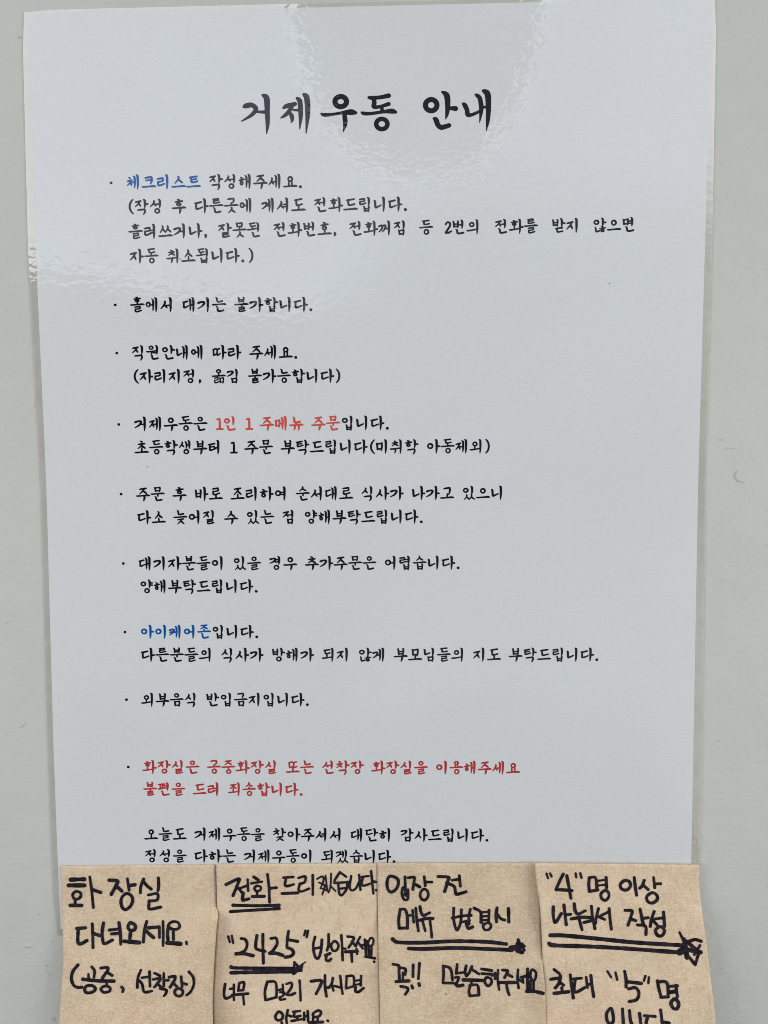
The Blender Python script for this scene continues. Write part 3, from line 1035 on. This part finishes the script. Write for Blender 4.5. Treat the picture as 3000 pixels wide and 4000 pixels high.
H2 = [
    ('handwritten_line', 'top line',
     W_(28, (158, 290, 280, 235, 275, 280, 227, 398), (262, 310, 300, 350, 325, 385), (327, 372, 320, 438, 345, 440, 383, 430)) + W_(24, (300, 325, 365, 300), (370, 240, 375, 350))
     + W_(26, (430, 215, 475, 245)) + W_(23, (405, 278, 510, 262), (465, 302, 437, 325, 455, 353, 493, 345, 498, 315, 465, 302), (465, 360, 460, 400)) + W_(29, (417, 408, 533, 405)) + W_(25, (565, 190, 580, 320, 585, 463)) + W_(27, (590, 327, 652, 321))
     + W_(24, (722, 222, 818, 216), (747, 230, 737, 290, 760, 305, 823, 288)) + W_(27, (707, 378, 863, 372)) + W_(23, (870, 225, 935, 210, 930, 265, 880, 285), (885, 280, 870, 340, 900, 358, 973, 330), (1010, 197, 1010, 390))
     + W_(17, (1052, 235, 1105, 210, 1115, 250, 1085, 330), (1070, 270, 1125, 300, 1103, 390), (1135, 200, 1150, 340), (1190, 182, 1185, 300, 1165, 368), (1180, 300, 1233, 353), (1105, 330, 1165, 358))
     + W_(22, (1277, 168, 1232, 235, 1222, 260), (1280, 172, 1338, 213), (1222, 275, 1378, 265), (1260, 285, 1270, 375, 1298, 393, 1343, 330, 1350, 262), (1268, 332, 1343, 322))
     + W_(22, (1388, 205, 1372, 310, 1395, 348, 1435, 325, 1462, 270), (1465, 195, 1478, 343), (1492, 215, 1558, 206), (1502, 222, 1490, 285, 1515, 300, 1570, 282)) + W_(23, (1583, 158, 1595, 280, 1605, 378), (1600, 257, 1630, 265), (1632, 343, 1636, 346))),
    ('underline_stroke', None, W_(29, (227, 493, 450, 498, 678, 493), (202, 556, 450, 540, 680, 526))),
    ('handwritten_line', 'number line',
     W_(22, (180, 800, 195, 855), (215, 792, 228, 863), (938, 742, 925, 790), (965, 742, 950, 808)) + W_(27, (307, 820, 347, 830, 365, 880, 340, 940, 270, 972)) + W_(33, (258, 970, 340, 970, 422, 988))
     + W_(27, (462, 790, 450, 870, 458, 922, 540, 945)) + W_(26, (520, 777, 520, 900, 525, 1063)) + W_(27, (600, 820, 648, 816, 660, 870, 625, 930, 592, 960)) + W_(33, (588, 966, 650, 965, 712, 984))
     + W_(26, (772, 748, 760, 830, 755, 905)) + W_(31, (772, 832, 860, 848)) + W_(29, (760, 910, 805, 928, 820, 965, 790, 995, 738, 1003))
     + W_(25, (1032, 805, 1016, 870, 1018, 940, 1035, 1000, 1065, 1013, 1090, 940, 1100, 832), (1020, 920, 1085, 907), (1165, 778, 1165, 880, 1150, 935), (1165, 882, 1192, 876)) + W_(26, (1132, 985, 1180, 966), (1147, 977, 1140, 1028, 1165, 1040, 1190, 1020))
     + W_(23, (1215, 850, 1190, 890, 1208, 938, 1245, 933, 1263, 890, 1240, 852, 1215, 850), (1290, 788, 1298, 900, 1303, 1033), (1300, 917, 1330, 920))
     + W_(25, (1352, 800, 1410, 810, 1400, 850, 1362, 908), (1395, 850, 1430, 893)) + W_(29, (1332, 951, 1448, 945)) + W_(27, (1390, 955, 1395, 1047))
     + W_(22, (1475, 802, 1450, 850, 1432, 898), (1460, 862, 1500, 918), (1480, 890, 1520, 880), (1520, 830, 1530, 960), (1440, 925, 1445, 972))
     + W_(21, (1577, 815, 1552, 870, 1570, 893, 1598, 880, 1605, 832, 1577, 815), (1560, 900, 1560, 990), (1587, 900, 1584, 985), (1537, 842, 1532, 995)) + W_(25, (1527, 997, 1618, 1014)) + W_(21, (1611, 1045, 1614, 1050))),
    ('drawn_arrow', 'thick double arrow ending in a scribbled star',
     W_(31, (208, 1097, 235, 1108, 500, 1112, 830, 1112)) + W_(35, (208, 1156, 500, 1149, 830, 1145)) + W_(44, (610, 1130, 840, 1128))
     + W_(19, (830, 1050, 820, 1170), (890, 1088, 915, 1068)) + W_(24, (828, 1054, 862, 1090, 898, 1120), (850, 1140, 898, 1135)) + W_(28, (822, 1166, 903, 1092)) + W_(34, (850, 1118, 893, 1108)) + W_(12, (900, 1080, 940, 1049))),
    ('handwritten_line', 'fourth line, three words',
     W_(25, (150, 1267, 138, 1350, 145, 1398, 165, 1408, 215, 1385)) + W_(22, (197, 1315, 235, 1308), (235, 1272, 235, 1423)) + W_(23, (287, 1262, 277, 1333), (287, 1258, 335, 1252, 327, 1328), (280, 1330, 328, 1328), (325, 1370, 335, 1468)) + W_(27, (217, 1376, 373, 1361))
     + W_(25, (562, 1247, 540, 1340, 545, 1423), (562, 1245, 640, 1247, 655, 1330, 650, 1395), (550, 1425, 655, 1396)) + W_(20, (672, 1325, 715, 1316), (715, 1272, 720, 1365), (687, 1346, 730, 1350, 720, 1380, 687, 1398)) + W_(23, (685, 1397, 692, 1420, 738, 1415))
     + W_(24, (752, 1265, 800, 1256, 800, 1300, 757, 1363), (752, 1370, 790, 1375, 836, 1356)) + W_(22, (880, 1232, 888, 1350, 890, 1428)) + W_(27, (993, 1240, 1090, 1231, 1085, 1280, 1042, 1363)) + W_(24, (1130, 1182, 1130, 1290, 1145, 1388), (1140, 1302, 1172, 1300))
     + W_(23, (1207, 1207, 1196, 1262, 1166, 1305), (1193, 1262, 1213, 1332), (1280, 1187, 1290, 1280, 1302, 1363), (1222, 1285, 1280, 1302))
     + W_(23, (1342, 1192, 1337, 1308), (1342, 1190, 1408, 1192, 1415, 1290), (1340, 1310, 1415, 1287), (1485, 1187, 1480, 1280)) + W_(19, (1425, 1236, 1480, 1226), (1425, 1276, 1480, 1263)) + W_(25, (1430, 1297, 1430, 1338, 1460, 1343, 1508, 1307))),
    ('handwritten_line', 'last line, cut by the edge of the picture',
     W_(25, (665, 1545, 642, 1590, 665, 1623, 708, 1610, 715, 1570, 690, 1542, 665, 1545), (705, 1645, 712, 1675, 760, 1682)) + W_(23, (765, 1522, 750, 1600, 755, 1650), (765, 1572, 798, 1585), (817, 1540, 885, 1531), (832, 1546, 827, 1588, 888, 1580))
     + W_(23, (802, 1630, 905, 1612), (857, 1590, 860, 1622), (925, 1547, 925, 1620), (960, 1532, 965, 1635), (925, 1582, 960, 1582))
     + W_(25, (1060, 1527, 1012, 1560, 1027, 1590, 1075, 1580, 1090, 1542, 1060, 1527)) + W_(22, (1015, 1582, 1010, 1640), (1060, 1590, 1055, 1635), (1155, 1625, 1160, 1630)) + W_(29, (978, 1645, 1108, 1640))),
]
H3 = [
    ('handwritten_line', 'top line, two words',
     W_(29, (180, 202, 152, 250, 157, 318, 185, 353, 230, 333, 258, 280, 248, 225, 180, 202)) + W_(25, (322, 207, 325, 310, 332, 385), (302, 312, 292, 370, 315, 423, 348, 418, 350, 332)) + W_(18, (302, 376, 345, 374))
     + W_(25, (352, 217, 410, 212, 410, 245, 397, 328)) + W_(27, (405, 270, 463, 304)) + W_(24, (505, 207, 515, 293), (515, 257, 578, 258)) + W_(25, (497, 326, 467, 370, 480, 418, 515, 428, 543, 390, 535, 342, 497, 326))
     + W_(28, (638, 205, 735, 212, 730, 250, 700, 348), (720, 266, 790, 300, 805, 365, 830, 372, 903, 350)) + W_(24, (772, 240, 835, 231)) + W_(25, (840, 197, 850, 298))),
    ('handwritten_line', 'second line, two words',
     W_(26, (277, 517, 262, 620, 268, 698), (275, 517, 325, 522, 345, 600, 345, 698), (267, 698, 345, 695)) + W_(23, (347, 580, 395, 571), (395, 527, 405, 640)) + W_(25, (425, 507, 435, 620, 450, 723))
     + W_(27, (465, 492, 475, 545, 500, 575, 558, 550)) + W_(29, (453, 624, 520, 606, 588, 605)) + W_(24, (490, 632, 515, 723), (560, 627, 570, 700, 578, 783))
     + W_(25, (787, 507, 785, 600, 800, 680, 822, 713, 853, 640, 860, 522)) + W_(26, (773, 600, 870, 581, 952, 575)) + W_(23, (945, 517, 930, 590, 935, 660), (850, 642, 940, 622)) + W_(27, (905, 652, 925, 698, 968, 685))
     + W_(27, (983, 507, 1040, 540, 1047, 600, 1047, 640)) + W_(22, (1042, 546, 1125, 541), (1060, 585, 1120, 581), (1060, 622, 1120, 620), (1125, 522, 1120, 640), (1047, 640, 1078, 668)) + W_(23, (1085, 655, 1067, 680, 1085, 713, 1125, 708, 1143, 672, 1120, 648, 1085, 655))
     + W_(27, (1200, 503, 1190, 570, 1195, 638), (1308, 507, 1312, 638)) + W_(25, (1200, 562, 1235, 605, 1273, 620))),
    ('drawn_arrow', 'long double arrow with a scribbled head',
     W_(34, (205, 802, 260, 832, 500, 835, 800, 821, 1100, 828, 1286, 848), (358, 891, 500, 895, 800, 886, 1100, 895, 1340, 905)) + W_(46, (1335, 888, 1385, 882)) + W_(26, (1400, 808, 1428, 868)) + W_(38, (1372, 890, 1436, 926))
     + W_(34, (1397, 842, 1392, 915)) + W_(19, (1440, 842, 1458, 870), (1412, 930, 1452, 920)) + W_(22, (1422, 852, 1462, 905)) + W_(16, (1402, 900, 1467, 868))),
    ('handwritten_line', 'last line with two exclamation marks',
     W_(25, (208, 1041, 265, 1055, 265, 1110, 270, 1190), (262, 1072, 325, 1086, 323, 1138), (282, 1252, 343, 1265, 350, 1290, 325, 1328)) + W_(20, (302, 1120, 302, 1190)) + W_(29, (238, 1206, 358, 1200))
     + W_(24, (400, 1047, 398, 1160), (460, 1032, 450, 1180)) + W_(26, (387, 1246, 395, 1268), (456, 1226, 460, 1244))
     + W_(25, (687, 1057, 690, 1130, 684, 1218), (687, 1055, 755, 1085, 775, 1190), (687, 1220, 778, 1220)) + W_(23, (820, 1042, 810, 1130), (815, 1126, 873, 1120), (800, 1167, 835, 1167, 815, 1222)) + W_(28, (802, 1226, 825, 1248, 873, 1240))
     + W_(25, (905, 1057, 895, 1120, 910, 1150), (960, 1062, 935, 1120, 907, 1153), (962, 1092, 1028, 1134), (942, 1250, 932, 1300, 940, 1343), (940, 1242, 1013, 1242, 1028, 1330), (942, 1343, 1028, 1335)) + W_(31, (878, 1190, 1058, 1195)) + W_(22, (955, 1200, 955, 1240))
     + W_(27, (1052, 1086, 1150, 1101), (1057, 1130, 1150, 1136)) + W_(25, (1100, 1167, 1082, 1205, 1110, 1248, 1143, 1225, 1143, 1182, 1100, 1167)) + W_(22, (1180, 1122, 1180, 1180), (1210, 1097, 1205, 1180, 1220, 1283), (1152, 1150, 1210, 1132))
     + W_(27, (1252, 1096, 1300, 1106, 1272, 1168), (1290, 1132, 1343, 1160)) + W_(29, (1212, 1215, 1388, 1215)) + W_(25, (1290, 1232, 1300, 1290, 1315, 1333))
     + W_(24, (1400, 1092, 1395, 1180, 1405, 1268), (1400, 1182, 1448, 1214), (1427, 1166, 1480, 1151)) + W_(20, (1442, 1160, 1450, 1218)) + W_(28, (1490, 1087, 1490, 1300))
     + W_(23, (1532, 1092, 1516, 1150, 1540, 1198, 1563, 1180, 1570, 1122, 1532, 1092), (1517, 1200, 1517, 1290), (1547, 1210, 1547, 1290)) + W_(30, (1483, 1300, 1560, 1302, 1640, 1318))),
]
H4 = [
    ('handwritten_line', 'top line with a quoted four',
     W_(19, (142, 158, 155, 198), (172, 156, 185, 184), (390, 156, 395, 188), (430, 156, 440, 193)) + W_(24, (285, 162, 255, 220, 224, 293)) + W_(26, (226, 295, 290, 298, 358, 304)) + W_(25, (315, 177, 330, 260, 350, 368))
     + W_(24, (507, 192, 502, 250, 507, 308), (507, 193, 560, 196, 573, 298), (507, 310, 580, 298), (650, 192, 655, 278)) + W_(19, (582, 220, 650, 211), (585, 260, 650, 253)) + W_(23, (640, 302, 607, 330, 612, 370, 645, 386, 673, 355, 668, 317, 640, 302))
     + W_(25, (810, 217, 772, 250, 782, 288, 825, 298, 858, 265, 848, 227, 810, 217)) + W_(24, (890, 192, 900, 280, 910, 343)) + W_(25, (975, 217, 960, 260, 937, 283), (960, 252, 1008, 293), (1065, 247, 1115, 245), (1040, 322, 997, 355, 1007, 398, 1050, 408, 1088, 375, 1078, 337, 1040, 322)) + W_(24, (1055, 192, 1065, 278))),
    ('handwritten_line', 'second line, two words',
     W_(25, (200, 442, 200, 520, 217, 575, 268, 500), (290, 427, 300, 510, 310, 593), (378, 417, 385, 470, 410, 503, 473, 475), (420, 545, 445, 638)) + W_(23, (300, 510, 348, 505), (525, 437, 535, 540, 555, 628), (462, 575, 530, 561)) + W_(27, (353, 545, 440, 531, 518, 535))
     + W_(23, (585, 457, 567, 530, 560, 583), (575, 520, 638, 550), (600, 520, 672, 484), (676, 457, 685, 560, 695, 633)) + W_(25, (812, 471, 870, 477, 860, 530, 837, 598), (860, 545, 903, 560), (940, 462, 960, 560, 973, 603), (960, 540, 1008, 535), (917, 596, 985, 607, 990, 678))
     + W_(25, (1060, 482, 1037, 550, 1027, 608), (1140, 487, 1148, 608), (1105, 612, 1072, 640, 1087, 683, 1125, 688, 1148, 650, 1130, 617, 1105, 612)) + W_(23, (1040, 547, 1088, 600), (1067, 545, 1135, 536))),
    ('drawn_arrow', 'heavy double line ending in a five-pointed star',
     W_(33, (175, 685, 300, 687, 600, 716, 900, 746, 1300, 770), (165, 754, 205, 770, 500, 780, 800, 796, 1260, 830)) + W_(56, (1278, 828, 1325, 800)) + W_(20, (1277, 660, 1310, 730)) + W_(28, (1307, 712, 1410, 800))
     + W_(27, (1312, 760, 1400, 722, 1460, 735)) + W_(33, (1322, 802, 1455, 830)) + W_(21, (1450, 772, 1402, 850)) + W_(24, (1342, 852, 1408, 932), (1438, 842, 1410, 935)) + W_(36, (1320, 745, 1340, 875))),
    ('handwritten_line', 'third line with a quoted five',
     W_(23, (207, 977, 250, 1010), (272, 1132, 277, 1170)) + W_(25, (178, 1060, 262, 1046), (345, 1022, 355, 1110, 370, 1218), (250, 1082, 288, 1110)) + W_(27, (260, 1032, 250, 1090, 217, 1133)) + W_(29, (208, 1180, 330, 1166))
     + W_(22, (372, 1056, 440, 1050), (480, 1042, 490, 1130), (487, 1106, 525, 1100)) + W_(25, (387, 1060, 377, 1150, 400, 1168, 468, 1130), (520, 1027, 530, 1120, 545, 1208))
     + W_(19, (662, 992, 693, 1043), (730, 1002, 745, 1063), (985, 1032, 972, 1073), (1015, 1042, 1010, 1093)) + W_(25, (808, 992, 820, 1060, 820, 1125)) + W_(29, (832, 1081, 950, 1095)) + W_(27, (842, 1142, 900, 1132, 930, 1175, 910, 1233, 848, 1249))
     + W_(25, (1087, 1072, 1100, 1140, 1120, 1213), (1092, 1080, 1168, 1091, 1180, 1208), (1117, 1213, 1180, 1210), (1245, 1112, 1258, 1208)) + W_(24, (1192, 1120, 1258, 1115)) + W_(31, (1195, 1170, 1245, 1162)) + W_(27, (1225, 1232, 1203, 1265, 1225, 1308, 1258, 1308, 1268, 1265, 1245, 1230, 1225, 1232))),
    ('handwritten_line', 'last line, cut by the edge of the picture',
     W_(25, (690, 1307, 655, 1350, 660, 1415, 690, 1440, 712, 1410, 706, 1345, 690, 1307), (790, 1312, 795, 1400, 800, 1480), (850, 1327, 858, 1410, 880, 1465), (935, 1352, 948, 1450))
     + W_(25, (977, 1370, 1068, 1376), (1002, 1387, 992, 1440, 1020, 1475), (1115, 1322, 1125, 1400, 1135, 1490), (1125, 1422, 1188, 1432))),
]
BOT = NB_BOT
NOTES = [
    ('leftmost brown kraft note, with handwriting in brackets on its last line', H1, 200, 2.5136,
     Note([(3380, 238.6), (3540, 242), (3700, 247), (3740, 248), (3897, 238), (4000, 230), (BOT, 226)],
          [(3380, 840), (3540, 846), (3574, 852), (3600, 849), (3640, 845), (3778, 836), (3917, 830), (4000, 832), (BOT, 832)],
          (3382, 3377), 0.0012, .0072, (.25, .45, .0015, 2, 3), (.22, .34, .0042, 2, 3), 11)),
    ('brown kraft note with the number 2425 and a double underlined first word', H2, 820, 2.5136,
     Note([(3375, 845), (3540, 848), (3563, 851), (3626, 846), (3778, 837), (3900, 831), (4000, 833), (BOT, 833)],
          [(3375, 1475), (3540, 1476), (3750, 1480), (4000, 1486), (BOT, 1487)],
          (3376, 3372), 0.0015, .0068, (-.2, -.1, .0006, .25, .36), (.3, .5, .0012, 2, 3), 23)),
    ('brown kraft note with a long double arrow and two exclamation marks', H3, 1450, 2.4397,
     Note([(3370, 1474), (3540, 1475.5), (3750, 1479), (4000, 1485), (BOT, 1486)],
          [(3370, 2106), (3540, 2112), (3700, 2117), (3790, 2122), (3860, 2130), (4000, 2133), (BOT, 2134)],
          (3371, 3371), 0.0019, .0066, (.25, .45, .0024, 2, 3), (.42, .62, .0026, 2, 3), 37)),
    ('rightmost brown kraft note, with quoted numbers 4 and 5 and a drawn star', H4, 2070, 2.1829,
     Note([(3370, 2089), (3432, 2093), (3500, 2104), (3565, 2111), (3620, 2114), (3700, 2118), (3790, 2121), (3860, 2127), (4000, 2131), (BOT, 2132)],
          [(3379, 2732.6), (3458, 2731.6), (3520, 2737), (3569, 2743.6), (3680, 2759.5), (3838, 2778), (4000, 2797), (BOT, 2805)],
          (3371, 3378), 0.0026, .0080, (-.2, -.1, .0020, .22, .42), (.2, .4, .0016, 2, 3), 51, .13)),
]
for label, writing, ox, sc, note in NOTES:
    root = empty('sticky_note', P((note.left[0][1] + note.right[0][1]) / 2, note.top[0], note.base), label, 'note', 'handwritten kraft notes in a row along the foot of the notice')
    note.build(root)
    for nm, lab, strokes in writing:
        st = [[(ox + x / sc, 3340 + y / sc, 1.10 * w_ / sc) for x, y, w_ in s] for s in strokes]
        flat_strokes(nm, st, 1.7, 0, MARK, root, None, rough=.05, hfun=note.hp)
